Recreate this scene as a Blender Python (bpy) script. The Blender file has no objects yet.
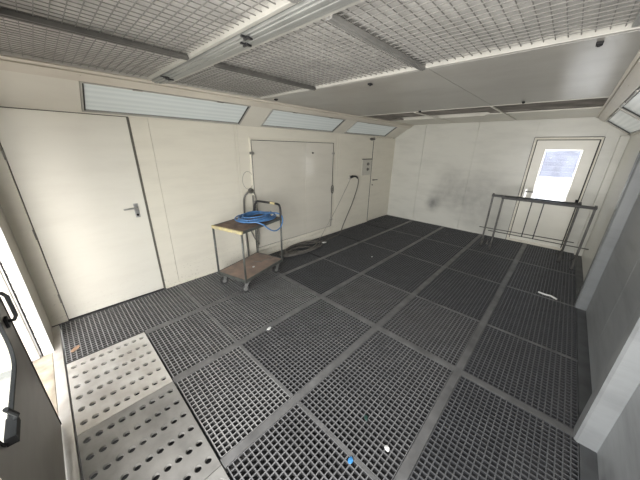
import bpy, bmesh, math, random
from mathutils import Vector, Matrix
random.seed(7)
scene = bpy.context.scene
COL = scene.collection

# ------------------------------------------------------------------ materials
def new_mat(name):
    m = bpy.data.materials.new(name); m.use_nodes = True
    nt = m.node_tree; nt.nodes.clear()
    out = nt.nodes.new('ShaderNodeOutputMaterial')
    b = nt.nodes.new('ShaderNodeBsdfPrincipled')
    nt.links.new(b.outputs[0], out.inputs[0])
    return m, nt, b

def rgb(c): return (c[0], c[1], c[2], 1.0)

def plain(name, c, rough=.5, metal=0.0, var=.12, scale=14.0, bump=0.0, dark=None):
    """a paint or metal with a noise variation between c and a darker tone"""
    m, nt, b = new_mat(name)
    tc = nt.nodes.new('ShaderNodeTexCoord')
    n = nt.nodes.new('ShaderNodeTexNoise'); n.inputs['Scale'].default_value = scale; n.inputs['Detail'].default_value = 5
    nt.links.new(tc.outputs['Object'], n.inputs['Vector'])
    r = nt.nodes.new('ShaderNodeValToRGB')
    d = dark or tuple(x*(1-var*2) for x in c)
    r.color_ramp.elements[0].position = .3; r.color_ramp.elements[0].color = rgb(d)
    r.color_ramp.elements[1].position = .68; r.color_ramp.elements[1].color = rgb(c)
    nt.links.new(n.outputs['Fac'], r.inputs[0]); nt.links.new(r.outputs[0], b.inputs['Base Color'])
    b.inputs['Roughness'].default_value = rough; b.inputs['Metallic'].default_value = metal
    if bump:
        bp = nt.nodes.new('ShaderNodeBump'); bp.inputs['Strength'].default_value = bump; bp.inputs['Distance'].default_value = .01
        nt.links.new(n.outputs['Fac'], bp.inputs['Height']); nt.links.new(bp.outputs[0], b.inputs['Normal'])
    return m

def wall_mat(name, c, dirt=(.33,.32,.30), amount=.5, rough=.36, smudges=(), low=0.0, wave=.25, streak=(1,1,5)):
    """painted sheet metal: wide soft staining, fine specks low down, optional dark smudges (x,y,z,radius,strength) where they are"""
    m, nt, b = new_mat(name); N = nt.nodes; L = nt.links
    g = N.new('ShaderNodeNewGeometry')
    mp = N.new('ShaderNodeMapping'); mp.inputs['Scale'].default_value = streak
    L.new(g.outputs['Position'], mp.inputs[0])
    n1 = N.new('ShaderNodeTexNoise'); n1.inputs['Scale'].default_value = 1.6; n1.inputs['Detail'].default_value = 6; n1.inputs['Roughness'].default_value = .62
    L.new(mp.outputs[0], n1.inputs['Vector'])
    r1 = N.new('ShaderNodeMapRange'); r1.inputs[1].default_value = .45; r1.inputs[2].default_value = .85
    r1.inputs[3].default_value = 0; r1.inputs[4].default_value = amount
    L.new(n1.outputs['Fac'], r1.inputs[0])
    fac = r1.outputs[0]
    def add(a, bb):
        x = N.new('ShaderNodeMath'); x.operation = 'ADD'; x.use_clamp = True
        L.new(a, x.inputs[0]); L.new(bb, x.inputs[1]); return x.outputs[0]
    def mul(a, bb):
        x = N.new('ShaderNodeMath'); x.operation = 'MULTIPLY'
        L.new(a, x.inputs[0])
        if isinstance(bb, (int, float)): x.inputs[1].default_value = bb
        else: L.new(bb, x.inputs[1])
        return x.outputs[0]
    n2 = N.new('ShaderNodeTexNoise'); n2.inputs['Scale'].default_value = 7; n2.inputs['Detail'].default_value = 5
    L.new(g.outputs['Position'], n2.inputs['Vector'])
    for (x, y, z, rad, s) in smudges:
        v = N.new('ShaderNodeVectorMath'); v.operation = 'DISTANCE'; v.inputs[1].default_value = (x, y, z)
        L.new(g.outputs['Position'], v.inputs[0])
        q = N.new('ShaderNodeMapRange'); q.interpolation_type = 'SMOOTHSTEP'
        q.inputs[1].default_value = 0; q.inputs[2].default_value = rad; q.inputs[3].default_value = s; q.inputs[4].default_value = 0
        L.new(v.outputs['Value'], q.inputs[0])
        hh = N.new('ShaderNodeMath'); hh.operation = 'MULTIPLY_ADD'; hh.inputs[1].default_value = .8; hh.inputs[2].default_value = .1; L.new(n2.outputs['Fac'], hh.inputs[0])
        fac = add(fac, mul(q.outputs[0], hh.outputs[0]))
    if low:
        n3 = N.new('ShaderNodeTexNoise'); n3.inputs['Scale'].default_value = 38; n3.inputs['Detail'].default_value = 3
        L.new(g.outputs['Position'], n3.inputs['Vector'])
        q = N.new('ShaderNodeMapRange'); q.inputs[1].default_value = .61; q.inputs[2].default_value = .67; L.new(n3.outputs['Fac'], q.inputs[0])
        sx = N.new('ShaderNodeSeparateXYZ'); L.new(g.outputs['Position'], sx.inputs[0])
        h = N.new('ShaderNodeMapRange'); h.inputs[1].default_value = 0.0; h.inputs[2].default_value = .45; h.inputs[3].default_value = low; h.inputs[4].default_value = 0
        L.new(sx.outputs['Z'], h.inputs[0])
        fac = add(fac, mul(q.outputs[0], h.outputs[0]))
    mx = N.new('ShaderNodeMix'); mx.data_type = 'RGBA'
    mx.inputs[6].default_value = rgb(c); mx.inputs[7].default_value = rgb(dirt)
    L.new(fac, mx.inputs[0]); L.new(mx.outputs[2], b.inputs['Base Color'])
    b.inputs['Roughness'].default_value = rough
    n4 = N.new('ShaderNodeTexNoise'); n4.inputs['Scale'].default_value = 2.6; n4.inputs['Detail'].default_value = 2
    L.new(g.outputs['Position'], n4.inputs['Vector'])
    bp = N.new('ShaderNodeBump'); bp.inputs['Strength'].default_value = wave; bp.inputs['Distance'].default_value = .02
    L.new(n4.outputs['Fac'], bp.inputs['Height']); L.new(bp.outputs[0], b.inputs['Normal'])
    return m

CREAM = (.75, .715, .62)
M = {}
M['wall'] = wall_mat('cream_wall_paint', CREAM, dirt=(.50,.47,.40), amount=.35, low=.9)
M['door'] = wall_mat('cream_door_paint', (.76,.74,.665), dirt=(.60,.57,.50), amount=.35, rough=.3, low=.3)
M['gloss_door'] = wall_mat('glossy_door_paint', (.68,.65,.575), dirt=(.52,.49,.43), amount=.4, rough=.13, wave=.2)
[n for n in M['gloss_door'].node_tree.nodes if n.type == 'BSDF_PRINCIPLED'][0].inputs['Specular IOR Level'].default_value = 1.0
M['far'] = wall_mat('far_wall_paint', (.645,.64,.59), dirt=(.16,.16,.16), amount=.2, rough=.3, wave=.35, streak=(1,1,4),
    smudges=[(6.8,-1.21,.50,.26,1.1),(6.8,-1.30,.70,.35,.5),(6.8,-1.62,.85,.6,.6),(6.8,-2.25,1.0,.7,.6),(6.8,-1.95,.6,.6,.35),(6.8,-1.5,1.25,.5,.35),(6.8,-2.3,.35,.6,.4)])
M['far_side'] = wall_mat('lit_far_side_paint', (.84,.83,.77), dirt=(.6,.57,.5), amount=.25)  # lit tone of the side wall, brightness painted into its colour
M['pier'] = wall_mat('grey_pier_paint', (.25,.26,.265), dirt=(.16,.165,.17), amount=.8)
M['pier_shaded'] = wall_mat('shaded_pier_paint', (.19,.20,.205), dirt=(.12,.125,.13), amount=.8)  # darker copy of the pier colour, painting in the light falloff
M['shaded_wall'] = wall_mat('shaded_wall_paint', (.31,.325,.335), dirt=(.17,.175,.185), amount=.9, rough=.4, smudges=[(1.95,-4.07,.12,.16,1.1),(2.0,-4.07,.02,.12,1.0)])  # side wall lying in shade, the shade painted as grey
M['slope'] = wall_mat('sloped_panel_paint', (.70,.675,.60), dirt=(.5,.46,.40), amount=.3)
M['rail'] = wall_mat('ceiling_rail_paint', (.64,.60,.52), dirt=(.42,.36,.30), amount=.5)
M['ceil_sheet'] = wall_mat('ceiling_sheet_metal', (.33,.32,.295), dirt=(.20,.18,.16), amount=.8, rough=.28, wave=.35, streak=(1.6,.8,1),
    smudges=[(2.5,-1.7,2.36,.6,.5)])
M['ceil_white'] = wall_mat('ceiling_white', (.66,.64,.57), dirt=(.4,.37,.33), amount=.4)
M['beam'] = plain('ceiling_beam_grey', (.30,.305,.29), .4, .25, .1, 5)
M['strip'] = plain('frame_strip_white', (.42,.41,.375), .4, 0, .08, 6)
M['bar'] = plain('ceiling_bar_zinc', (.27,.265,.25), .5, .3, .15, 8)
M['bar_dark'] = plain('ceiling_bar_dark', (.13,.125,.115), .55, .2, .2, 8)  # darker tone for one of the two cross bars
M['wire'] = plain('zinc_wire', (.22,.215,.20), .5, .2, .12, 20)
M['filter'] = plain('filter_cloth', (.50,.485,.46), .95, 0, .12, 5, bump=.3)
M['filter_dirty'] = plain('dirty_filter_cloth', (.34,.31,.28), .95, 0, .3, 4, bump=.3)
M['dark'] = plain('dark_gap', (.05,.05,.048), .8, 0, .1, 10)
M['seal'] = plain('brown_grey_seal', (.17,.16,.135), .7, 0, .1, 10)
M['gasket'] = plain('black_rubber', (.012,.012,.013), .8, 0, .1, 10)
M['black'] = plain('black_painted_steel', (.03,.03,.032), .4, .2, .1, 20)
def grate_mat(name, c, side):  # side: darker colour on the bar sides, painting in the gap shade
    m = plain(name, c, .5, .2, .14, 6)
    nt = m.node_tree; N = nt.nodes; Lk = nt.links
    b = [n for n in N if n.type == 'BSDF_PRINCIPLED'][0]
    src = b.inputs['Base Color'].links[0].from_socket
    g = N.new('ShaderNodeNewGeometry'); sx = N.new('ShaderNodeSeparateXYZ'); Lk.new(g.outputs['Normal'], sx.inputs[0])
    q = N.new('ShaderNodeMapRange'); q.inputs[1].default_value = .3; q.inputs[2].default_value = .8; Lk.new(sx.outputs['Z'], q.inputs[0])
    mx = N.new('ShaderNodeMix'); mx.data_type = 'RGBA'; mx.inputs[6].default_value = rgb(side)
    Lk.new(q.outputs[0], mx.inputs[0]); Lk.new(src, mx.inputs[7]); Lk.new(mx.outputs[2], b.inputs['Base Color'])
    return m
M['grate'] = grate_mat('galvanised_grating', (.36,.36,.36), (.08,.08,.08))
M['grate_mid'] = grate_mat('mid_grating', (.235,.235,.24), (.055,.055,.057))  # middle of the three grating tones
M['grate_dark'] = grate_mat('dark_grating', (.155,.158,.165), (.045,.046,.05))  # darkest of the three grating tones
M['beam_floor'] = plain('floor_beam_steel', (.205,.205,.205), .5, .3, .2, 7)
M['beam_dark'] = plain('floor_beam_dark', (.13,.135,.14), .5, .3, .2, 7)
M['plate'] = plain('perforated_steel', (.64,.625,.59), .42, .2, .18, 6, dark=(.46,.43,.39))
M['plate_shaded'] = plain('shaded_perforated_steel', (.31,.305,.29), .45, .3, .18, 6)  # darker copy of the plate steel, painting in the weaker light there
M['pit'] = plain('pit_concrete', (.035,.035,.036), .9, 0, .2, 4)
M['mat'] = plain('dusty_filter_mat', (.075,.076,.08), .9, 0, .25, 9)
M['steel'] = plain('brushed_steel', (.55,.55,.54), .3, .8, .08, 20)
M['handle_grey'] = plain('satin_handle', (.38,.37,.34), .35, .6, .1, 20)
M['threshold'] = plain('worn_threshold', (.50,.44,.35), .5, .2, .25, 9)
M['cart_frame'] = plain('trolley_grey_green', (.12,.125,.115), .45, .2, .2, 15)
M['rust'] = plain('rusty_board', (.27,.19,.14), .75, 0, .3, 9, dark=(.13,.09,.07))
M['rust2'] = plain('rusty_shelf', (.34,.245,.19), .75, 0, .3, 5, dark=(.17,.14,.125))
M['yellow'] = plain('worn_yellow_paint', (.62,.53,.25), .55, 0, .25, 14, dark=(.36,.31,.22))
M['tyre'] = plain('grey_tyre', (.04,.04,.04), .6, 0, .2, 15)
M['hub'] = plain('wheel_hub', (.28,.28,.27), .4, .5, .2, 15)
M['blue'] = plain('blue_air_hose', (.10,.25,.52), .35, 0, .12, 30)
M['blue_pale'] = plain('pale_blue_hose', (.22,.33,.46), .35, 0, .12, 30)
M['cable'] = plain('dark_cable', (.15,.14,.125), .55, 0, .2, 20)
M['cable_grey'] = plain('grey_cable', (.36,.34,.30), .55, 0, .1, 20)
M['pipe'] = plain('grey_pipe', (.16,.155,.14), .45, .2, .15, 20)
M['rack'] = plain('rack_steel', (.022,.022,.022), .5, .0, .2, 18)
M['rack_leg'] = plain('rack_leg_steel', (.11,.108,.10), .45, .3, .4, 10)
M['socket'] = plain('switch_plate_grey', (.60,.58,.52), .5, 0, .06, 20)
M['white'] = plain('white_plastic', (.8,.8,.78), .5, 0, .06, 20)
M['leaf'] = plain('dry_leaf', (.52,.34,.22), .7, 0, .25, 30)
M['green'] = plain('dark_green_scrap', (.03,.07,.06), .5, 0, .2, 30)
M['bluescrap'] = plain('blue_scrap', (.06,.28,.62), .45, 0, .15, 30)
M['leafdoor'] = wall_mat('entrance_leaf_grey', (.215,.20,.18), dirt=(.14,.13,.12), amount=.7, rough=.45)
M['jamb'] = wall_mat('entrance_jamb_white', (.82,.81,.78), dirt=(.6,.58,.55), amount=.25)
M['return'] = wall_mat('entrance_return_paint', (.50,.475,.42), dirt=(.36,.33,.28), amount=.5)
M['ground'] = plain('pale_yard_ground', (.62,.58,.52), .9, 0, .08, .8)
M['outwall'] = plain('bluish_sheet_wall', (.30,.32,.42), .6, 0, .2, 3)
M['bale'] = plain('white_wrap', (.8,.8,.8), .6, 0, .05, 6)

def glass_mat(name, tint, alpha):
    m, nt, b = new_mat(name)
    tr = nt.nodes.new('ShaderNodeBsdfTransparent'); tr.inputs[0].default_value = rgb(tint)
    gl = nt.nodes.new('ShaderNodeBsdfGlossy'); gl.inputs['Roughness'].default_value = .05
    mx = nt.nodes.new('ShaderNodeMixShader')
    mx.inputs[0].default_value = alpha; nt.links.new(tr.outputs[0], mx.inputs[1]); nt.links.new(gl.outputs[0], mx.inputs[2])
    nt.links.new(mx.outputs[0], [n for n in nt.nodes if n.type == 'OUTPUT_MATERIAL'][0].inputs[0])
    return m
M['glass_tint'] = glass_mat('door_pane', (.95,.97,.98), .006)
M['glass'] = glass_mat('clear_pane', (.95,.98,.97), .05)

def lamp_mat():
    m, nt, b = new_mat('lamp_diffuser'); N = nt.nodes; L = nt.links
    tc = N.new('ShaderNodeTexCoord')
    mp = N.new('ShaderNodeMapping'); mp.inputs['Scale'].default_value = (.35, 1, 1)
    L.new(tc.outputs['Generated'], mp.inputs[0])
    w = N.new('ShaderNodeTexWave'); w.bands_direction = 'Z'; w.inputs['Scale'].default_value = 1.9; w.inputs['Distortion'].default_value = 2.5
    w.inputs['Detail'].default_value = 2
    L.new(mp.outputs[0], w.inputs['Vector'])
    r = N.new('ShaderNodeValToRGB')
    r.color_ramp.elements[0].color = (.53,.575,.57,1); r.color_ramp.elements[1].color = (.60,.64,.63,1)
    L.new(w.outputs['Fac'], r.inputs[0]); L.new(r.outputs[0], b.inputs['Base Color'])
    L.new(r.outputs[0], b.inputs['Emission Color']); b.inputs['Emission Strength'].default_value = LAMP
    b.inputs['Roughness'].default_value = .2
    return m
LAMP = .16
M['lamp'] = lamp_mat()

# ------------------------------------------------------------------ geometry helpers
class MB:
    def __init__(s): s.bm = bmesh.new()
    def box(s, x0, x1, y0, y1, z0, z1, mat=None):
        vs = [s.bm.verts.new((x, y, z)) for x in (x0, x1) for y in (y0, y1) for z in (z0, z1)]
        if mat is not None:
            for v in vs: v.co = mat @ v.co
        for f in ((0,1,3,2),(4,6,7,5),(0,4,5,1),(2,3,7,6),(0,2,6,4),(1,5,7,3)):
            s.bm.faces.new([vs[i] for i in f])
        return s
    def pts_prism(s, pts, d):
        """extrude polygon pts by vector d"""
        a = [s.bm.verts.new(p) for p in pts]; b = [s.bm.verts.new(Vector(p)+Vector(d)) for p in pts]
        n = len(pts)
        s.bm.faces.new(a[::-1]); s.bm.faces.new(b)
        for i in range(n): s.bm.faces.new([a[i], a[(i+1)%n], b[(i+1)%n], b[i]])
        return s
    def tube(s, pts, r, n=8, closed=False):
        pts = [Vector(p) for p in pts]; k = len(pts); rings = []
        up = None
        for i, p in enumerate(pts):
            if closed: t = (pts[(i+1)%k]-pts[i-1])
            else: t = pts[min(i+1,k-1)]-pts[max(i-1,0)]
            t.normalize()
            if up is None: up = t.orthogonal().normalized()
            else:
                up = up - t*up.dot(t)
                up = up.normalized() if up.length > 1e-5 else t.orthogonal().normalized()
            w = t.cross(up)
            rr = r[i] if isinstance(r, (list, tuple)) else r
            rings.append([s.bm.verts.new(p + (up*math.cos(a)+w*math.sin(a))*rr) for a in [2*math.pi*j/n for j in range(n)]])
        m = k if closed else k-1
        for i in range(m):
            A, B = rings[i], rings[(i+1)%k]
            for j in range(n): s.bm.faces.new([A[j], A[(j+1)%n], B[(j+1)%n], B[j]])
        if not closed:
            s.bm.faces.new(rings[0][::-1]); s.bm.faces.new(rings[-1])
        return s
    def disc(s, c, axis, r, h, n=20):
        axis = Vector(axis).normalized(); c = Vector(c)
        return s.tube([c-axis*h/2, c+axis*h/2], r, n)
    def blob(s, c, r, sub=2, jit=.0):
        res = bmesh.ops.create_icosphere(s.bm, subdivisions=sub, radius=1)
        for v in res['verts']:
            k = 1+random.uniform(-jit, jit)
            v.co = Vector((c[0]+v.co.x*r[0]*k, c[1]+v.co.y*r[1]*k, c[2]+v.co.z*r[2]*k))
        return s
    def build(s, name, mat, parent=None, smooth=False, bevel=0, kind=None, label=None):
        me = bpy.data.meshes.new(name)
        bmesh.ops.recalc_face_normals(s.bm, faces=s.bm.faces)
        s.bm.to_mesh(me); s.bm.free()
        if smooth:
            for p in me.polygons: p.use_smooth = True
        me.materials.append(M[mat] if isinstance(mat, str) else mat)
        o = bpy.data.objects.new(name, me); COL.objects.link(o)
        if parent is not None: o.parent = parent
        if bevel:
            b = o.modifiers.new('bevel', 'BEVEL'); b.width = bevel; b.segments = 2; b.limit_method = 'ANGLE'
        if kind: o['kind'] = kind
        if label: o['label'] = label
        return o

def tag(o, label, cat, group=None):
    o['label'] = label; o['category'] = cat
    if group: o['group'] = group
    return o
def thing(name, label, cat, loc=(0,0,0), rotz=0, group=None):
    o = bpy.data.objects.new(name, None); COL.objects.link(o); o.empty_display_size = .1
    o.location = loc; o.rotation_euler = (0, 0, rotz)
    return tag(o, label, cat, group)
def smooth_path(pts, n=8, closed=False):
    """Catmull-Rom"""
    P = [Vector(p) for p in pts]; k = len(P); out = []
    for i in range(k if closed else k-1):
        if closed: p0, p1, p2, p3 = P[i-1], P[i], P[(i+1)%k], P[(i+2)%k]
        else: p0, p1, p2, p3 = P[max(i-1,0)], P[i], P[i+1], P[min(i+2,k-1)]
        for j in range(n):
            t = j/n
            out.append(.5*((2*p1)+(-p0+p2)*t+(2*p0-5*p1+4*p2-p3)*t*t+(-p0+3*p1-3*p2+p3)*t**3))
    if not closed: out.append(P[-1])
    return out

XF = 6.82          # far wall
YR = -4.07         # grey side wall
ZS = 2.065         # where the slopes start
ZC = 2.36          # ceiling
XE = -.065         # entrance wall, inner face

# ------------------------------------------------------------------ camera
R = [[0.68764227,-0.72580909,0.01868889],[-0.23763381,-0.24931137,-0.93881522],[0.68605997,0.64112791,-0.34391381]]
cam = bpy.data.cameras.new('camera'); co = bpy.data.objects.new('camera', cam); COL.objects.link(co)
mw = Matrix(((R[0][0], -R[1][0], -R[2][0], .26144), (R[0][1], -R[1][1], -R[2][1], -3.4838), (R[0][2], -R[1][2], -R[2][2], 1.8), (0,0,0,1)))
co.matrix_world = mw
cam.sensor_width = 36; cam.lens = 253.01*36/640; cam.clip_start = .02; cam.clip_end = 200
scene.camera = co

# ------------------------------------------------------------------ pit and floor frame
MB().box(-.3, XF+.1, YR-.05, .1, -.40, -.36).build('floor', 'pit', kind='structure')
L = [-.782, -1.589, -2.417, -3.228]
f = MB()
for y in L: f.box(.583 if y > -3 else -.01, XF, y-.030, y+.030, -.06, .002)
for x, w in ((2.326, .030),):
    f.box(x-w, x+w, YR+.06, -.02, -.06, .0015)
f.build('trim_1', 'beam_floor', kind='structure')
f = MB()
f.box(-.01, XF, YR-.02, -3.99, -.06, .001)
f.box(-.01, XF, -.02, .02, -.06, -.004)
f.box(XF-.03, XF+.02, YR, 0, -.06, -.002)
f.build('trim_2', 'beam_dark', kind='structure')
f = MB()
for x in (3.225, 4.40, 5.575): f.box(x-.013, x+.013, YR+.06, -.75, -.05, .0005)
f.box(1.1515, 1.1705, YR+.06, -.02, -.05, .0005)
f.build('trim_3', 'beam_floor', kind='structure')
# worn threshold plates of the entrance
f = MB(); f.box(-.075, -.012, YR, -.02, -.06, .0); f.build('trim_4', 'plate', kind='structure', bevel=.002)
f = MB(); f.box(-.20, -.078, YR, -.45, -.08, -.004); f.build('trim_5', 'threshold', kind='structure', bevel=.002)

rows = [('A', -.025, -.748, 'along the cream wall'), ('B', -.816, -1.555, 'second from the cream wall'),
        ('C', -1.623, -2.383, 'along the middle'), ('D', -2.451, -3.194, 'second from the grey wall'),
        ('E', -3.262, -3.985, 'along the grey wall')]
cols = [(.592, 1.15), (1.172, 2.292), (2.36, 3.208), (3.242, 4.383), (4.417, 5.558), (5.592, 6.785)]
colname = ['beside the perforated plates', 'second from entrance', 'third from entrance',
           'fourth from entrance', 'second from far wall', 'touching the far wall']
def grating(x0, x1, y0, y1, mat, label, mat_below=False):
    t = thing('floor_grating', label, 'grating', (x0, y0, 0), 0, 'square mesh floor gratings')
    lx, ly = x1-x0, y1-y0
    e = .004
    m = MB()
    m.box(0, lx, 0, e, -.03, 0); m.box(0, lx, ly-e, ly, -.03, 0); m.box(0, e*1.5, 0, ly, -.03, 0); m.box(lx-e*1.5, lx, 0, ly, -.03, 0)
    m.build('frame', mat, t)
    m = MB()
    nx = round(lx/.0365); ny = round(ly/.0365); h = .0036
    for i in range(1, nx): x = lx*i/nx; m.box(x-h, x+h, e, ly-e, -.029, -.0005)
    for j in range(1, ny): y = ly*j/ny; m.box(e, lx-e, y-h, y+h, -.026, -.0009)
    m.build('bars', mat, t)
    if mat_below:
        MB().box(.006, lx-.006, .006, ly-.006, -.020, -.010).build('filter_mat', 'mat', t, label='dark dusty mat filling the mesh')
    return t
for key, y1, y0, rn in rows:
    cl = list(cols); cn = list(colname)
    if key == 'A': y0 = -.748; cl[0] = (.0, 1.15); cn[0] = 'at the entrance corner'
    for k, (x0, x1) in enumerate(cl):
        if key == 'E' and k == 0: continue
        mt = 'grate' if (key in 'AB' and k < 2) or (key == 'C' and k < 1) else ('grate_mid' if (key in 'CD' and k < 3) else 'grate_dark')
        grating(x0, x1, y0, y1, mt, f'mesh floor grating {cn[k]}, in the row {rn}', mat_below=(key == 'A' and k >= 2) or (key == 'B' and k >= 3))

def perforated(x0, x1, y0, y1, label, nx=9, ny=6, mat='plate'):
    t = thing('perforated_plate', label, 'floor plate', (x0, y0, 0), 0, 'perforated entrance plates')
    lx, ly = x1-x0, y1-y0
    bm = bmesh.new(); mx, my = .012, .012
    px, py = (lx-2*mx)/nx, (ly-2*my)/ny; r = .0205; n = 20
    cache = {}
    def V(x, y, z=0.):
        k = (round(x*1e5), round(y*1e5), round(z*1e5))
        if k not in cache: cache[k] = bm.verts.new((x, y, z))
        return cache[k]
    for i in range(nx):
        for j in range(ny):
            cx, cy = mx+px*(i+.5), my+py*(j+.5)
            ring, outer, low = [], [], []
            for a in range(n):
                an = 2*math.pi*(a+.5)/n; c, s_ = math.cos(an), math.sin(an)
                q = min(px/2/abs(c) if abs(c) > 1e-6 else 9, py/2/abs(s_) if abs(s_) > 1e-6 else 9)
                outer.append(V(cx+c*q, cy+s_*q)); ring.append(V(cx+c*r, cy+s_*r, -.0005)); low.append(V(cx+c*(r-.001), cy+s_*(r-.001), -.02))
            for a in range(n):
                b = (a+1) % n
                bm.faces.new([outer[a], outer[b], ring[b], ring[a]]); bm.faces.new([ring[a], ring[b], low[b], low[a]])
            # the four cell corners
            for sx, sy, lo in ((1,1,0),(-1,1,1),(-1,-1,2),(1,-1,3)):
                corner = V(cx+sx*px/2, cy+sy*py/2)
                best = None
                for a in range(n):
                    b = (a+1) % n
                    A, B = outer[a].co, outer[b].co
                    onx = abs(abs(A.x-cx)-px/2) < 1e-5; ony = abs(abs(B.y-cy)-py/2) < 1e-5
                    onx2 = abs(abs(B.x-cx)-px/2) < 1e-5; ony2 = abs(abs(A.y-cy)-py/2) < 1e-5
                    if ((onx and ony and not ony2) or (onx2 and ony2 and not onx)):
                        mid = (A+B)/2
                        if (mid.x-cx)*sx > 0 and (mid.y-cy)*sy > 0: best = (a, b)
                if best: bm.faces.new([outer[best[0]], corner, outer[best[1]]])
    m = MB(); m.bm.free(); m.bm = bm
    m.build('plate', mat, t)
    m = MB()
    for (a, b, c, d) in ((0, lx, 0, my), (0, lx, ly-my, ly), (0, mx, my, ly-my), (lx-mx, lx, my, ly-my)):
        m.box(a, b, c, d, -.03, 0)
    m.build('rim', mat, t)
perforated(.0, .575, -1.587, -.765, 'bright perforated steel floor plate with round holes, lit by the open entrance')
perforated(.0, .575, -2.415, -1.592, 'perforated steel floor plate in a shaded tone, in front of the closed entrance leaf', mat='plate_shaded')
perforated(.0, .575, -3.194, -2.420, 'perforated steel floor plate beside the second row from the grey wall', mat='plate_shaded')

# ------------------------------------------------------------------ cream wall (y = 0)
w = MB(); T = .06
def panel(x0, x1, z0, z1): w.box(x0, x1, 0, T, z0, z1)
panel(XE-.06, .062, 0, ZS)
panel(1.012, 1.178, 0, ZS); panel(1.181, 2.205, 0, ZS); panel(2.209, 2.248, 0, ZS); panel(2.252, 2.425, 0, ZS)
panel(2.425, 4.335, 1.905, ZS); panel(2.425, 4.335, -.02, .03)
panel(4.335, 4.44, 0, ZS); panel(4.444, 4.515, 0, ZS); panel(4.519, 5.765, 0, ZS)
panel(5.765, 6.70, 2.05, ZS); panel(6.66, XF+.06, 0, 2.05)
w.build('wall_1', 'wall', kind='structure', bevel=.0015)
MB().box(XE-.06, XF+.06, .055, .075, -.1, 2.6).build('wall_2', 'dark', kind='structure')
b_ = MB()
for a, b in ((1.012, 2.425), (2.425, 4.335), (4.335, 5.765)): b_.box(a, b, -.012, 0, .0, .022)
b_.build('baseboard_1', 'wall', kind='structure')

# door_1: the wide cream door by the entrance
d1 = MB().box(.070, .984, -.006, .045, .02, 2.057).build('door_1', 'door', kind='structure', bevel=.002)
m = MB(); m.box(.868, .912, -.010, -.006, 1.00, 1.16); m.build('handle_plate', 'steel', d1, bevel=.006)
m = MB(); m.disc((.89, -.02, 1.115), (0,1,0), .012, .03); m.tube(smooth_path([(.89,-.034,1.115),(.87,-.048,1.115),(.82,-.05,1.114),(.765,-.046,1.11)]), .009, 8); m.build('lever_handle', 'steel', d1, smooth=True)
m = MB(); m.disc((.89, -.012, 1.03), (0,1,0), .012, .008); m.build('keyhole', 'gasket', d1)
for z in (.28, .98, 1.70):
    MB().tube([(.064,-.009,z-.05),(.064,-.009,z+.05)], .008, 8).build('hinge', 'handle_grey', d1)
m = MB(); m.box(.986, 1.010, .006, .05, 0, 2.06); m.box(.063, .986, .012, .05, 2.044, 2.064); m.build('gap_seal', 'seal', d1)

# door_2: double access door raised above a sill
d2 = MB().box(2.452, 3.548, -.014, .04, .185, 1.878).box(3.552, 4.305, -.014, .04, .185, 1.878).build('door_2', 'gloss_door', kind='structure', bevel=.003)
m = MB()
m.box(2.425, 2.447, -.02, .03, .03, 1.905); m.box(4.310, 4.335, -.02, .03, .03, 1.905); m.box(2.447, 4.310, -.02, .03, 1.884, 1.905)
m.box(2.447, 4.310, -.02, .03, .12, .178); m.box(2.447, 4.310, -.012, .03, .03, .112)
m.build('frame', 'wall', d2, bevel=.003)
m = MB(); m.box(2.444, 2.4518, -.021, .03, .03, 1.88); m.box(4.3052, 4.3125, -.021, .03, .18, 1.88); m.box(2.444, 4.3125, -.021, .03, 1.8785, 1.886); m.box(2.45, 4.31, -.008, .03, .1785, .1845); m.build('gap_seal', 'dark', d2)
for x, z in ((2.449,1.70),(2.449,.40),(4.307,1.69),(4.307,.33)):
    mm = MB(); mm.tube([(x,-.024,z-.035),(x,-.024,z+.035)], .009, 8); mm.box(x-.04, x+.04, -.022, -.014, z-.018, z+.018); mm.build('hinge', 'handle_grey', d2)
m = MB(); m.tube(smooth_path([(4.30+.035*math.cos(a), -.03, .985+.085*math.sin(a)) for a in [2*math.pi*i/10 for i in range(10)]], 3, True), .008, 6, True); m.box(4.285, 4.315, -.03, -.014, .95, 1.02); m.build('pull_ring', 'pipe', d2, smooth=True)
m = MB(); m.disc((3.727,-.022,1.70), (0,1,0), .016, .018); m.build('knob', 'black', d2)
m = MB(); m.box(2.405, 2.425, -.028, -.006, .85, 1.08); m.box(2.40, 2.46, -.032, -.012, .97, .99); m.build('latch', 'handle_grey', d2, bevel=.003)

# door_3: narrow door at the far end of the cream wall
d3 = MB().box(5.790, 6.655, -.004, .045, .01, 2.045).build('door_3', 'wall', kind='structure', bevel=.002)
m = MB(); m.box(5.768, 5.788, .0, .05, .0, 2.05); m.build('gap_seal', 'dark', d3)
m = MB(); m.disc((5.86,-.02,1.06),(0,1,0),.014,.035); m.tube([(5.86,-.036,1.06),(5.90,-.045,1.06),(6.02,-.045,1.06)], .011, 8); m.build('lever_handle', 'pipe', d3, smooth=True)
m = MB(); m.disc((5.86,-.01,.94),(0,1,0),.018,.012); m.build('keyhole', 'pipe', d3)
m = MB(); m.box(5.60, 5.79, -.03, -.004, 1.985, 2.02); m.disc((5.66,-.02,2.0),(0,1,0),.03,.04); m.build('door_closer', 'pipe', d3)

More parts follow.
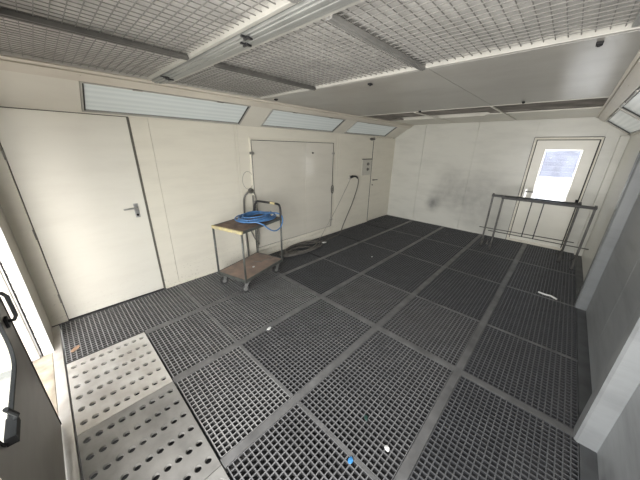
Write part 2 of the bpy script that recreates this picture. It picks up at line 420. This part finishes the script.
# ------------------------------------------------------------------ far wall (x = XF)
w = MB()
def fp(y0, y1, z0, z1): w.box(XF, XF+.06, y0, y1, z0, z1)
DY0, DY1 = -3.80, -2.885
for a, b in ((-.7635, .06), (-1.8935, -.7705), (DY1, -1.9005)): fp(a, b, 0, ZC+.1)
fp(YR-.06, DY0, 0, ZC+.1); fp(DY0, DY1, 2.055, ZC+.1)
w.build('wall_3', 'far', kind='structure', bevel=.0015)
m = MB(); m.box(XF-.012, XF, -1.9035, -1.888, .1, 2.2); m.build('trim_6', 'far', kind='structure', bevel=.004)
MB().box(XF-.10, XF+.02, YR, -3.965, 0, ZS).build('trim_7', 'far', kind='structure', bevel=.006)
f = MB(); f.box(XF-.012, XF+.03, YR, -3.805, .0, .03); f.box(XF-.012, XF+.03, -2.88, 0, .0, .03); f.build('baseboard_2', 'far', kind='structure')
# far door: frame, leaf with a tall pane
d4 = MB()
LY0, LY1, WY0, WY1, WZ0, WZ1 = -3.755, -2.935, -3.60, -3.085, .86, 1.845
for a, b, c, d in ((LY0, WY0, .05, 2.0), (WY1, LY1, .05, 2.0), (WY0, WY1, .05, WZ0), (WY0, WY1, WZ1, 2.0)):
    d4.box(XF+.004, XF+.05, a, b, c, d)
d4 = d4.build('door_4', 'door', kind='structure')
m = MB()
for a, b, c, d in ((DY0, LY0-.018, .0, 2.05), (LY1+.012, DY1, .0, 2.05), (LY0-.018, LY1+.012, 2.012, 2.05), (LY0-.018, LY1+.012, 0, .04)):
    m.box(XF-.02, XF+.05, a, b, c, d)
m.build('frame', 'wall', d4, bevel=.004)
m = MB(); m.box(XF+.006, XF+.05, LY0-.018, LY0, .05, 2.012); m.box(XF+.02, XF+.05, LY1, LY1+.012, .05, 2.012); m.box(XF+.02, XF+.05, LY0, LY1, 2.0, 2.012); m.box(XF-.022, XF+.0, DY1-.002, DY1+.006, 0, 2.05); m.box(XF-.022, XF, DY0-.006, DY0+.002, 0, 2.05); m.box(XF-.022, XF, DY0, DY1, 2.05, 2.058); m.build('gap_seal', 'dark', d4)
m = MB()
for a, b, c, d in ((WY0, WY0+.022, WZ0, WZ1), (WY1-.022, WY1, WZ0, WZ1), (WY0+.022, WY1-.022, WZ0, WZ0+.022), (WY0+.022, WY1-.022, WZ1-.022, WZ1)):
    m.box(XF-.004, XF+.02, a, b, c, d)
m.build('pane_frame', 'steel', d4, bevel=.003)
MB().box(XF+.020, XF+.0205, WY0+.005, WY1-.005, WZ0+.005, WZ1-.005).build('pane', 'glass_tint', d4)
m = MB(); m.box(XF-.006, XF+.004, -3.005, -2.965, .90, 1.10); m.disc((XF-.02,-2.985,1.05),(1,0,0),.012,.04); m.tube([(XF-.04,-2.985,1.05),(XF-.045,-3.02,1.05),(XF-.045,-3.11,1.05)], .010, 8); m.build('lever_handle', 'steel', d4)
m = MB(); m.box(XF-.03, XF+.01, LY0-.01, LY0+.03, .92, .99); m.build('hinge', 'gasket', d4)

# ------------------------------------------------------------------ grey side wall (y = YR)
w = MB()
for a, b in ((XE, 1.05), (1.054, 2.30), (2.45, 3.35), (3.354, 4.40), ): w.box(a, b, YR-.06, YR, 0, ZS)
w.box(2.30, 2.45, YR-.06, YR, 0, ZS)
w.build('wall_4', 'shaded_wall', kind='structure', bevel=.0015)
w = MB(); w.box(4.40, XF+.06, YR-.06, YR, 0, ZS); w.build('wall_5', 'far_side', kind='structure')
def pier(name, x0, x1, y1, mat):
    c = .014
    MB().pts_prism([(x0, YR-.01, 0), (x0, y1-c, 0), (x0+c, y1, 0), (x1-c, y1, 0), (x1, y1-c, 0), (x1, YR-.01, 0)], (0, 0, ZS)).build(name, mat, kind='structure')
pier('trim_8', 2.262, 2.385, -3.962, 'pier')
pier('trim_9', 4.372, 4.50, -3.968, 'pier_shaded')
f = MB(); f.box(2.40, 2.405, YR, YR+.004, 0, ZS); f.build('trim_10', 'dark', kind='structure')

# ------------------------------------------------------------------ sloped light coffers on both sides
def slope_pt(side, x, v, n):
    """v: distance up the slope from the wall top, n: out of the surface into the room"""
    ang = math.atan2(ZC-ZS, .45)
    y = -v*math.cos(ang) - n*math.sin(ang); z = ZS + v*math.sin(ang) - n*math.cos(ang)
    return Vector((x, y if side == 'L' else YR-y, z))
SLV = math.hypot(.45, ZC-ZS)
def sbox(m, side, x0, x1, v0, v1, n0, n1):
    P = [slope_pt(side, x, v, n) for x in (x0, x1) for v in (v0, v1) for n in (n0, n1)]
    vs = [m.bm.verts.new(p) for p in P]
    for f_ in ((0,1,3,2),(4,6,7,5),(0,4,5,1),(2,3,7,6),(0,2,6,4),(1,5,7,3)): m.bm.faces.new([vs[i] for i in f_])
V0, V1 = .025, .400
lampsL = [(.645, 2.285), (2.625, 4.262), (4.612, 6.225)]
lampsR = [(.10, 1.50), (1.68, 3.22), (3.36, 4.86), (4.98, 6.62)]
for side, lamps, nm in (('L', lampsL, 'ceiling_1'), ('R', lampsR, 'ceiling_2')):
    m = MB(); x = XE-.06
    for a, b in lamps:
        sbox(m, side, x, a-.003, .0, V1+.012, -.03, 0); x = b+.003
    sbox(m, side, x, XF+.02, 0, V1+.012, -.03, 0)
    sbox(m, side, XE-.06, XF+.02, 0, V0-.004, -.03, .001)
    m.build(nm, 'slope', kind='structure')
    m = MB(); sbox(m, side, XE-.06, XF, V1+.010, SLV-.040, -.03, .012); sbox(m, side, XE-.06, XF, SLV-.038, SLV-.018, -.03, .0); sbox(m, side, XE-.06, XF, SLV-.016, SLV+.004, -.03, .014)
    for k in range(14):
        p = slope_pt(side, .15+k*.5, V1+.07, .010)
        m.blob(p, (.008,.008,.006), 1)
    m.build('trim_11' if side == 'L' else 'trim_12', 'rail', kind='structure')
where = {'L': ['above the cream door, first from the entrance', 'above the double access door', 'above the narrow far door'],
         'R': ['over the grey wall behind the camera', 'over the grey wall, first past the entrance', 'over the grey wall, next to the last', 'over the grey wall, beside the far wall']}
for side, lamps in (('L', lampsL), ('R', lampsR)):
    for k, (a, b) in enumerate(lamps):
        if side == 'R' and k == 0: continue
        t = thing('ceiling_light', f'long sloped light panel with pale streaked glass {where[side][k]}', 'light panel', (a, 0 if side == 'L' else YR, ZS), 0, 'sloped light panels')
        off = Vector(t.location)
        def fin(m, name, mat):
            for v in m.bm.verts: v.co -= off
            return m.build(name, mat, t)
        m = MB(); fw = .014
        sbox(m, side, a, a+fw, V0, V1, -.06, .007); sbox(m, side, b-fw, b, V0, V1, -.06, .007)
        sbox(m, side, a+fw, b-fw, V0, V0+fw, -.06, .007); sbox(m, side, a+fw, b-fw, V1-fw, V1, -.06, .007)
        fin(m, 'frame', 'strip')
        m = MB(); g = .012
        sbox(m, side, a+fw, a+fw+g, V0+fw, V1-fw, -.03, .0); sbox(m, side, b-fw-g, b-fw, V0+fw, V1-fw, -.03, .0)
        sbox(m, side, a+fw+g, b-fw-g, V0+fw, V0+fw+.003, -.03, -.0085); sbox(m, side, a+fw+g, b-fw-g, V1-fw-.005, V1-fw, -.03, -.004)
        fin(m, 'gasket', 'dark')
        m = MB(); sbox(m, side, a+fw, b-fw, V0+fw, V1-fw, -.014, -.010)
        fin(m, 'diffuser', 'lamp')
        for q in (.25, .75):
            m = MB(); xx = a+(b-a)*q; sbox(m, side, xx-.04, xx+.04, V1-.012, V1+.004, .006, .014)
            fin(m, 'clip', 'handle_grey')

# ------------------------------------------------------------------ ceiling
YA, YB = -.445, -3.62
MB().box(XE-.06, XF+.06, YR-.1, .1, 2.52, 2.56).box(XE-.06, XF+.06, YR-.1, YR-.06, 2.0, 2.52).box(XE-.06, XF+.06, .075, .1, 2.0, 2.52).box(XF+.06, XF+.09, YR-.1, .1, 2.0, 2.56).box(XE-.09, XE-.066, YR-.1, .1, 2.16, 2.56).build('ceiling_3', 'ceil_white', kind='structure')
def cloth(x0, x1, y0, y1, z, name, mat):
    bm = bmesh.new(); nx, ny = 60, 150
    rnd = [(random.uniform(4,14), random.uniform(4,14), random.uniform(0,6), random.uniform(.2,1)) for _ in range(8)]
    V = [[None]*(ny+1) for _ in range(nx+1)]
    for i in range(nx+1):
        for j in range(ny+1):
            x = x0+(x1-x0)*i/nx; y = y0+(y1-y0)*j/ny
            h = sum(c*math.sin(a*x+b*y+p) for a, b, p, c in rnd)*.0022
            h += .003*math.sin(46*y+2*math.sin(5*x))
            V[i][j] = bm.verts.new((x, y, z+h))
    for i in range(nx):
        for j in range(ny): bm.faces.new([V[i][j], V[i+1][j], V[i+1][j+1], V[i][j+1]])
    m = MB(); m.bm.free(); m.bm = bm
    return m.build(name, mat, kind='structure', smooth=True)
cloth(XE, 2.36, YB-.01, YA+.01, 2.392, 'ceiling_4', 'filter')
def grille(x0, x1, label):
    t = thing('ceiling_grille', label, 'ceiling grille', (x0, YB, ZC), 0, 'wire mesh ceiling grilles')
    lx, ly = x1-x0, YA-YB
    m = MB()
    m.box(0, .03, 0, ly, -.004, .068); m.build('side_strip', 'strip', t, bevel=.004); MB().box(lx-.028, lx, 0, ly, -.006, .068).build('side_strip', 'strip', t, bevel=.004)
    MB().box(.03, lx-.028, 0, .085, 0, .068).build('end_strip', 'beam', t, bevel=.004); MB().box(.03, lx-.028, ly-.022, ly, 0, .068).build('end_strip', 'strip', t, bevel=.004)
    m = MB(); h = .0018
    nx = round((lx-.066)/.0505)
    for i in range(1, nx):
        x = .03+(lx-.066)*i/nx; m.box(x-h, x+h, .05, ly-.02, .008, .0116)
    ny = round((ly-.09)/.0505)
    for j in range(1, ny):
        y = .055+(ly-.075)*j/ny; m.box(.02, lx-.02, y-h, y+h, .0118, .0154)
    m.build('wire_mesh', 'wire', t)
    for yb in (-1.415, -2.53):
        m = MB(); y = yb-YB; m.box(.026, lx-.024, y-.02, y+.02, -.016, .006); m.box(.026, lx-.024, y-.004, y+.004, -.020, .015); m.build('cross_bar', 'bar_dark' if yb > -2 else 'bar', t, bevel=.002)
    return t
grille(-.03, 1.145, 'wire mesh ceiling grille with filter cloth between entrance and ceiling beam')
grille(1.285, 2.375, 'wire mesh ceiling grille between the ceiling beam and the sheet metal ceiling')
# double beam between the grilles
f = MB()
for a, b, z in ((1.147, 1.158, .012), (1.158, 1.176, -.014), (1.176, 1.206, -.020), (1.206, 1.216, -.004), (1.216, 1.234, -.020), (1.234, 1.262, -.014), (1.262, 1.268, .010), (1.268, 1.284, -.010)):
    f.box(a, b, YB, YA, ZC+z, ZC+.05)
beam = f.build('ceiling_5', 'beam', kind='structure', bevel=.004)
for x, y in ((1.165, -2.08), (1.215, -1.99), (1.16, -.80), (1.215, -.74)):
    m = MB(); m.box(x-.034, x+.034, y-.007, y+.007, ZC-.028, ZC-.018); m.box(x-.007, x+.007, y-.024, y+.024, ZC-.032, ZC-.022)
    m.build('latch', 'black', beam, bevel=.002)
# flat sheet metal part
f = MB()
f.box(2.378, 2.388, YB, YA, ZC-.001, ZC+.04)
f.build('ceiling_6', 'strip', kind='structure', bevel=.004)
f = MB(); f.box(2.39, 4.52, -2.555, YA, ZC-.004, ZC+.02); f.box(2.39, 4.52, YB, -2.559, ZC-.004, ZC+.02)
cs = f.build('ceiling_7', 'ceil_sheet', kind='structure', bevel=.0015)
for x, y in ((2.50, -1.98), (2.47, -3.44), (4.40, -2.90), (4.48, -1.6), (2.47, -.62)):
    m = MB(); m.box(x-.022, x+.022, y-.014, y+.014, ZC-.018, ZC-.004); m.disc((x, y, ZC-.02), (0,0,1), .008, .012, 10); m.build('latch', 'gasket', cs, bevel=.003)
# open recess with dirty filters, then a white strip to the far wall
f = MB(); f.box(4.525, 4.56, YB, YA, ZC-.008, ZC+.10); f.build('ceiling_8', 'ceil_white', kind='structure', bevel=.004)
f = MB(); f.box(4.56, 5.28, YB, YA, ZC+.012, ZC+.03); f.box(5.28, 5.46, YB, -2.35, ZC+.008, ZC+.03); f.box(5.28, 5.66, -.75, YA, ZC+.004, ZC+.03)
f.build('ceiling_9', 'filter_dirty', kind='structure')
f = MB(); f.box(5.20, 5.70, YB, YA, ZC+.12, ZC+.13); f.build('ceiling_12', 'dark', kind='structure')
f = MB(); f.box(5.66, XF+.02, YB-.02, YA+.02, ZC, ZC+.12); f.box(5.52, 5.66, YB, -2.25, ZC, ZC+.12); f.build('ceiling_10', 'ceil_white', kind='structure')
f = MB()
for y in (-1.48, -2.545): f.box(4.56, XF-.3, y-.014, y+.016, ZC-.016, ZC-.001)
f.build('ceiling_11', 'ceil_white', kind='structure', bevel=.002)

# ------------------------------------------------------------------ entrance wall (x = XE), mostly open
w = MB()
w.box(XE-.065, XE, -.47, .02, 0, ZC+.15); w.box(XE-.065, XE, YR, -.47, 2.16, ZC+.2)
w.build('wall_6', 'return', kind='structure')
MB().box(XE-.066, XE+.001, -.492, -.470, 0, 2.16).build('trim_13', 'jamb', kind='structure')
m = MB()
for k in range(34):
    z = .06+k*.06; m.box(XE-.069, XE-.064, -.4935, -.490, z, z+.018+.03*(k % 3 == 0))
m.box(XE-.076, XE-.069, -.497, -.47, 0, 2.16)
m.build('trim_14', 'gasket', kind='structure')
# leaf folded open outwards
d6 = MB().box(-1.02, -.149, -.545, -.500, .02, 2.12).build('door_6', 'return', kind='structure', bevel=.004)
# closed leaf with a round-cornered window
def rrect(y0, y1, z0, z1, r, n=6):
    P = []
    for cy, cz, a0 in ((y1-r, z1-r, 0), (y0+r, z1-r, 90), (y0+r, z0+r, 180), (y1-r, z0+r, 270)):
        for i in range(n+1):
            a = math.radians(a0+90*i/n); P.append((cy+r*math.cos(a), cz+r*math.sin(a)))
    return P
LY, RY = -1.432, -2.42
def ring_plate(x0, x1, outer, inner):
    bm = bmesh.new(); n = len(inner)
    Vs = {}
    for x in (x0, x1):
        for nm, P in (('o', outer), ('i', inner)):
            Vs[x, nm] = [bm.verts.new((x, p[0], p[1])) for p in P]
    for i in range(n):
        j = (i+1) % n
        for x in (x0, x1): bm.faces.new([Vs[x,'o'][i], Vs[x,'o'][j], Vs[x,'i'][j], Vs[x,'i'][i]])
        for nm in 'oi': bm.faces.new([Vs[x0,nm][i], Vs[x0,nm][j], Vs[x1,nm][j], Vs[x1,nm][i]])
    m = MB(); m.bm.free(); m.bm = bm
    return m
inner = rrect(-2.31, -1.655, .755, 1.62, .11)
outer = rrect(RY, LY, .012, 2.12, .004)
d5 = ring_plate(XE-.008, XE, outer, inner).build('door_5', 'leafdoor', kind='structure')
ring_plate(XE-.010, XE+.004, rrect(-2.318, -1.647, .747, 1.628, .118), rrect(-2.306, -1.659, .759, 1.616, .106)).build('window_gasket', 'gasket', d5)
m = MB(); m.pts_prism([(XE-.0055, p[0], p[1]) for p in rrect(-2.309, -1.656, .757, 1.618, .11)], (.004, 0, 0)); m.build('pane', 'glass', d5)
m = MB(); m.tube([(XE,-1.55,.915),(XE+.034,-1.565,.918),(XE+.046,-1.57,.94),(XE+.046,-1.577,1.06),(XE+.034,-1.577,1.083),(XE,-1.565,1.09)], .009, 8); m.box(XE, XE+.012, -1.572, -1.528, .885, .935); m.box(XE, XE+.012, -1.588, -1.543, 1.07, 1.12); m.build('bow_handle', 'gasket', d5, smooth=False)
m = MB(); m.box(XE, XE+.03, -2.27, -2.16, .765, .80); m.tube([(XE+.02,-2.17,.785),(XE+.035,-2.19,.82),(XE+.03,-2.24,.90)], .008, 8); m.build('window_catch', 'gasket', d5)
m = MB(); m.box(XE-.05, XE+.004, LY-.002, LY+.006, .012, 2.12); m.build('edge_seal', 'gasket', d5)
MB().box(XE-.065, XE+.0, YR, YR+.10, 0, 2.16).build('trim_15', 'return', kind='structure')

# ------------------------------------------------------------------ outside
MB().box(-30, 40, -30, 30, -.9, -.42).build('ground', 'ground', kind='structure')
MB().box(XF+.12, XF+14, -20, 6, -.41, -.16).build('ground_yard', 'ground', kind='structure')
m = MB()
for k in range(24): m.box(XF+6.0-.02*(k % 2), XF+6.3, -9, 1.5, .95+k*.09, .95+k*.09+.089)
bld = thing('outbuilding', 'bluish ribbed sheet outbuilding seen through the far door pane', 'building', (XF+6, -4, -.16))
for v in m.bm.verts: v.co -= Vector(bld.location)
m.build('ribbed_wall', 'outwall', bld)
m = MB(); m.box(-.12, .28, -5, 5.5, 0, 1.11); m.build('base_wall', 'bale', bld)
for y, lab in ((-3.28, 'white wrapped bale outside the far door pane, beside its twin nearer the door handle'), (-4.05, 'white wrapped bale outside the far door pane, on the hinge side')):
    o = MB().blob((0, 0, .38), (.40, .36, .39), 3, .02).build('wrapped_bale', 'bale', smooth=True)
    o.location = (XF+4.5, y, -.16); tag(o, lab, 'bale', 'bales outside the far door')

# ------------------------------------------------------------------ the trolley
TH = .266
A0 = Vector((1.55, -.40))
def build_cart():
    t = thing('tool_trolley', 'two shelf steel trolley with rusty boards, worn yellow end and black push handle', 'trolley', (A0.x, A0.y, 0), TH)
    LL, WW = .79, .51            # local x along, local -y across
    zt, zl = .85, .205
    # top
    m = MB(); m.box(.012, LL-.012, -WW+.012, -.012, zt-.022, zt-.006); m.build('top_board', 'rust', t)
    m = MB(); e = .014
    m.box(0, LL, -e, 0, zt-.035, zt); m.box(0, LL, -WW, -WW+e, zt-.035, zt); m.box(LL-e, LL, -WW+e, -e, zt-.035, zt)
    m.build('top_rim', 'cart_frame', t, bevel=.003)
    MB().box(-.002, e+.010, -WW-.001, .001, zt-.037, zt+.002).build('end_rim', 'yellow', t, bevel=.003, label='worn yellow rim at one end')
    m = MB(); m.box(.012, LL-.012, -WW+.012, -.012, zl-.02, zl-.004); m.build('lower_shelf', 'rust2', t)
    m = MB()
    m.box(0, LL, -e, 0, zl-.04, zl); m.box(0, LL, -WW, -WW+e, zl-.04, zl); m.box(LL-e, LL, -WW+e, -e, zl-.04, zl); m.box(0, e, -WW+e, -e, zl-.04, zl)
    m.build('lower_rim', 'cart_frame', t, bevel=.003)
    for x, y in ((.012, -.012), (.012, -WW+.012), (LL-.012, -WW+.012), (LL-.012, -.012)):
        MB().tube([(x, y, zl-.045), (x, y, zt-.004)], .0135, 10).build('leg', 'cart_frame', t, smooth=True)
    x = LL-.012; zh = 1.03
    m = MB(); m.tube(smooth_path([(x, -.014, zt-.01), (x+.004, -.014, zt+.09), (x+.015, -.035, zh-.03), (x+.022, -.075, zh), (x+.022, -WW/2, zh+.004), (x+.022, -WW+.075, zh), (x+.015, -WW+.035, zh-.03), (x+.004, -WW+.014, zt+.09), (x, -WW+.014, zt-.01)], 6), .016, 10)
    h = m.build('push_handle', 'black', t, smooth=True)
    MB().tube([(x+.022, -WW+.20, zh+.003), (x+.022, -WW+.12, zh+.0015)], .0185, 10).build('tape_band', 'yellow', h, label='pale yellow tape band')
    for x, y, r in ((.075, -.06, .55), (.06, -WW+.045, .8), (LL-.09, -WW+.05, .35), (LL-.10, -.07, .3)):
        c = MB(); c.box(x-.035, x+.035, y-.035, y+.035, zl-.055, zl-.04)
        ax = Vector((math.sin(r), math.cos(r), 0)); px = Vector((math.cos(r), -math.sin(r), 0))
        for s in (-1, 1):
            q = ax*s*.024
            c.pts_prism([Vector((x, y, zl-.05))+q+px*.03, Vector((x, y, zl-.05))+q-px*.03, Vector((x, y, .05))+q-px*.036, Vector((x, y, .05))+q-px*.012], ax*s*.004)
        cb = c.build('caster', 'hub', t)
        wc = Vector((x, y, .055))-px*.024
        wh = MB().disc(wc, ax, .055, .032, 24).build('wheel', 'tyre', cb, bevel=.006)
        MB().disc(wc, ax, .026, .040, 16).build('hub', 'hub', cb)
    return t
cart = build_cart()
def cw(x, y, z): 
    c, s = math.cos(TH), math.sin(TH); return Vector((A0.x+c*x-s*y, A0.y+s*x+c*y, z))
# blue hose coil lying on the top board
pts = []
N = 9*18
for i in range(N):
    a = 2*math.pi*i/18; k = i/18
    rx = .245+.05*math.sin(k*2.1)+random.uniform(-.006,.006); ry = .185+.035*math.cos(k*1.7)
    pts.append(cw(.53+.03*math.sin(k*1.3)+rx*math.cos(a), -.265+.02*math.cos(k*2.3)+ry*math.sin(a), .862+.0085*(k % 6)+.006*math.sin(a*2+k)))
pts += [cw(.26,-.36,.885), cw(.31,-.46,.885), cw(.36,-.535,.85), cw(.42,-.56,.79), cw(.51,-.565,.735), cw(.61,-.56,.715), cw(.71,-.55,.74), cw(.775,-.535,.81), cw(.785,-.50,.885), cw(.74,-.42,.915), cw(.62,-.36,.915)]
hose = MB().tube(smooth_path(pts, 3), .0095, 6).build('air_hose', 'blue', smooth=True)
tag(hose, 'coiled blue air hose lying on the trolley top with a loop hanging over its edge', 'hose')
m = MB(); m.tube(smooth_path([cw(.46,-.22,.223), cw(.52,-.30,.213), cw(.60,-.33,.222), cw(.64,-.40,.240), cw(.66,-.43,.27)], 5), .005, 6)
tag(m.build('wire_offcut', 'cable', smooth=True), 'short bent dark wire lying on the lower trolley shelf', 'wire')
m = MB().box(.0, .028, 0, .02, 0, .012); o = m.build('paper_scrap', 'white', bevel=.003); o.location = cw(.33, -.33, .2015); tag(o, 'tiny white paper scrap on the lower trolley shelf', 'scrap')

# ------------------------------------------------------------------ wall fittings and hoses
t = thing('air_outlet', 'round wall air outlet with bent grey tube beside the double access door', 'air outlet', (2.385, 0, 1.15))
m = MB(); m.disc((0,-.014,0),(0,1,0),.042,.028,20); m.disc((0,-.035,0),(0,1,0),.034,.03,16); m.build('body', 'pipe', t, bevel=.004)
m = MB(); m.tube(smooth_path([(0,-.05,0),(-.03,-.075,.012),(-.09,-.085,.0),(-.145,-.07,-.07),(-.155,-.05,-.20),(-.15,-.035,-.5),(-.14,-.03,-.90),(-.13,-.03,-1.13)], 6), .015, 8); m.build('tube', 'pipe', t, smooth=True)
m = MB(); m.tube(smooth_path([(.03,-.04,-.02),(.06,-.04,-.08),(.085,-.035,-.18),(.075,-.035,-.30)], 5), .008, 6); m.build('coupling', 'handle_grey', t, smooth=True)
m = MB(); m.tube(smooth_path([(-.03+.09*math.cos(a), -.008, .16+.13*math.sin(a)) for a in [2*math.pi*i/12 for i in range(12)]], 3, True), .0035, 5, True); m.build('wire_loop', 'handle_grey', t, smooth=True)
m = MB(); m.tube(smooth_path([(2.395,-.035,.86),(2.30,-.04,.66),(2.36,-.045,.42),(2.44,-.05,.30),(2.47,-.035,.44),(2.475,-.03,.86)], 6), .009, 6); m.tube([(2.46,-.03,.25),(2.46,-.03,.92)], .012, 8)
tag(m.build('hanging_hose', 'handle_grey', smooth=True), 'thin grey hose hanging in a bend on the cream wall behind the trolley', 'hose')

t = thing('power_outlet', 'wall power outlet with a dark angled plug beside the double access door', 'outlet', (4.90, 0, 1.185))
m = MB(); m.disc((0,-.016,0),(0,1,0),.05,.032,20); m.build('body', 'socket', t, bevel=.004)
m = MB(); m.tube(smooth_path([(.0,-.03,.0),(.06,-.06,.02),(.15,-.075,.015),(.21,-.075,-.02)], 5), [.028]*6+[.02]*10, 10); m.build('plug', 'black', t, smooth=True)
pts = [(5.10,-.075,1.17),(5.155,-.072,1.12),(5.16,-.065,1.0),(5.10,-.06,.82),(4.98,-.06,.58),(4.80,-.07,.33),(4.62,-.10,.12),(4.52,-.14,.022),(4.30,-.20,.012),(4.0,-.23,.012),(3.75,-.24,.012)]
k0 = random.Random(3)
for i in range(6*12):
    a = math.pi*.1+2*math.pi*i/12; k = i/12
    pts.append((3.20+.12*math.sin(math.floor(k+.5)*2.4)+(.36+.10*math.sin(k*2.2))*math.cos(a)+k0.uniform(-.02,.02), -.27+.035*math.cos(math.floor(k+.5)*1.7)+(.15+.05*math.cos(k*1.9))*math.sin(a), .013+.011*(k % 4.5)))
cb = MB().tube(smooth_path(pts, 4), .0105, 6).build('power_cable', 'cable', smooth=True)
tag(cb, 'dark cable running from the wall outlet down to a tangled coil on the floor', 'cable')
m = MB(); m.tube(smooth_path([(4.86,-.045,1.13),(4.80,-.03,1.0),(4.45,-.018,.52),(4.12,-.022,.16),(3.96,-.05,.02),(3.86,-.10,.008)], 6), .006, 6)
tag(m.build('thin_cord', 'cable_grey', smooth=True), 'thin pale grey cord slanting across the double access door to the floor', 'cord')
m = MB(); m.tube([(0,0,.016),(.07,-.022,.016)], .016, 10); m.tube([(.07,-.022,.016),(.10,-.03,.014)], .010, 8)
o = m.build('cable_connector', 'white', smooth=True); o.location = (3.72,-.30,.002); tag(o, 'small white cable connector lying on the floor by the cable coil', 'connector')

t = thing('switch_panel', 'small grey switch panel with two buttons beside the narrow far door', 'switch', (5.55, 0, 1.37))
MB().box(-.19, .20, -.014, 0, -.175, .18).build('back_plate', 'socket', t, bevel=.004)
MB().box(-.20, .21, -.022, 0, .18, .20).build('top_lip', 'pipe', t)
for z in (.08, -.04):
    MB().disc((.03,-.022,z),(0,1,0),.034,.022,16).build('button', 'pipe', t)
    MB().box(.03, .11, -.02, -.013, z-.012, z+.012).build('button_label', 'handle_grey', t)

# ------------------------------------------------------------------ trestle stands by the far door
def stand(p0, p1, H, label, ups=(.355, .49)):
    p0, p1 = Vector(p0), Vector(p1); d = p1-p0; ln = d.length; rz = math.atan2(d.y, d.x)
    t = thing('trestle_stand', label, 'trestle', (p0.x, p0.y, 0), rz, 'trestles by the far door')
    r = .015
    for x in (0, ln):
        l = MB().box(x-r, x+r, -r, r, .0, H+.02).build('leg', 'rack_leg' , t, bevel=.003)
        MB().box(x-.02, x+.02, -.02, .02, -.0, .012).build('foot_cap', 'gasket', l)
    MB().box(-.02, ln+.02, -.03, .03, H-.04, H).build('top_rail', 'rack', t, bevel=.004)
    MB().tube([(-.10, 0, .385), (ln+.10, 0, .385)], .0075, 8).build('lower_rail', 'rack_leg', t, smooth=True)
    for q in ups:
        MB().box(ln*q-.008, ln*q+.008, -.008, .008, .38, H-.02).build('upright', 'rack', t)
    m = MB()
    m.tube(smooth_path([(ln-.005, -.02, .30), (ln-.03, -.06, .20), (ln-.10, -.075, .15), (ln-.17, -.06, .15)], 5), .008, 6); m.build('hook', 'rack_leg', t, smooth=True)
    return t
stand((5.95, -2.592, 0), (6.05, -3.762, 0), 1.035, 'black topped steel trestle stand close to the far door, behind its twin', ())
stand((5.785, -2.775, 0), (5.80, -3.93, 0), 1.04, 'black topped steel trestle stand set out in front of its twin')

# ------------------------------------------------------------------ litter on the gratings
def scrap(name, mat, loc, size, rz, label, cat):
    m = MB(); m.blob((0, 0, size[2]*.8), size, 2, .18); o = m.build(name, mat, smooth=False); o.location = loc; o.rotation_euler = (0, 0, rz); tag(o, label, cat)
scrap('plastic_scrap', 'bluescrap', (1.13, -2.963, .001), (.022, .016, .006), .4, 'bright blue plastic scrap on the floor grating', 'scrap')
scrap('foil_scrap', 'white', (1.346, -3.091, .001), (.020, .015, .007), 1.0, 'crumpled silvery white scrap on the floor grating', 'scrap')
scrap('plastic_scrap', 'green', (1.42, -2.884, .0), (.022, .013, .005), .8, 'dark green scrap on the floor grating', 'scrap')
scrap('paper_scrap', 'white', (1.493, -1.626, .002), (.028, .017, .006), .3, 'small white paper scrap on the floor beam', 'scrap')
scrap('dry_leaf', 'leaf', (.074, -.587, .002), (.045, .022, .005), .9, 'brown dry leaf on the grating near the entrance corner', 'leaf')
scrap('paper_scrap', 'white', (3.884, -1.362, .002), (.022, .012, .005), .3, 'white speck of paper on the dark matted grating', 'scrap')
m = MB(); m.tube(smooth_path([(0,0,.008),(.04,.06,.012),(.03,.12,.014),(.06,.19,.008)], 5), [.012]*16, 6); o = m.build('masking_strip', 'white', smooth=True); o.location = (4.44,-3.80,.0); tag(o, 'curled white masking strip lying across the floor joint', 'strip')

# ------------------------------------------------------------------ light: open sky through the entrance, sun, added fill lamp
wld = bpy.data.worlds.new('sky'); scene.world = wld; wld.use_nodes = True
nt = wld.node_tree; bg = nt.nodes['Background']
sk = nt.nodes.new('ShaderNodeTexSky'); sk.sky_type = 'NISHITA'; sk.sun_disc = False; sk.sun_elevation = math.radians(40); sk.sun_rotation = math.radians(200); sk.dust_density = 3; sk.air_density = 1
hs = nt.nodes.new('ShaderNodeHueSaturation'); hs.inputs['Saturation'].default_value = .3
nt.links.new(sk.outputs[0], hs.inputs['Color']); nt.links.new(hs.outputs[0], bg.inputs[0])
bg.inputs[1].default_value = .6
la = bpy.data.lights.new('entrance_daylight_fill', 'AREA'); la.shape = 'RECTANGLE'; la.size = 1.5; la.size_y = 2.0; la.energy = 90; la.spread = math.radians(120); la.color = (1,.985,.955)  # added area lamp outside the entrance, boosting the daylight
lo = bpy.data.objects.new('entrance_daylight_fill', la); COL.objects.link(lo); lo.location = (-.45, -3.25, 1.25)
lo.rotation_euler = (math.radians(88), 0, math.radians(-72))
sl = bpy.data.lights.new('sun', 'SUN'); sl.energy = 6; sl.angle = math.radians(2); sl.color = (1,.96,.9)
so = bpy.data.objects.new('sun', sl); COL.objects.link(so); so.location = (0, -12, 9)
so.rotation_euler = Vector((.03, .8, -.6)).to_track_quat('-Z', 'Y').to_euler()
scene.view_settings.view_transform = 'Standard'
scene.view_settings.exposure = 0.0
scene.cycles.max_bounces = 10; scene.cycles.diffuse_bounces = 7
scene.cycles.sample_clamp_indirect = 8
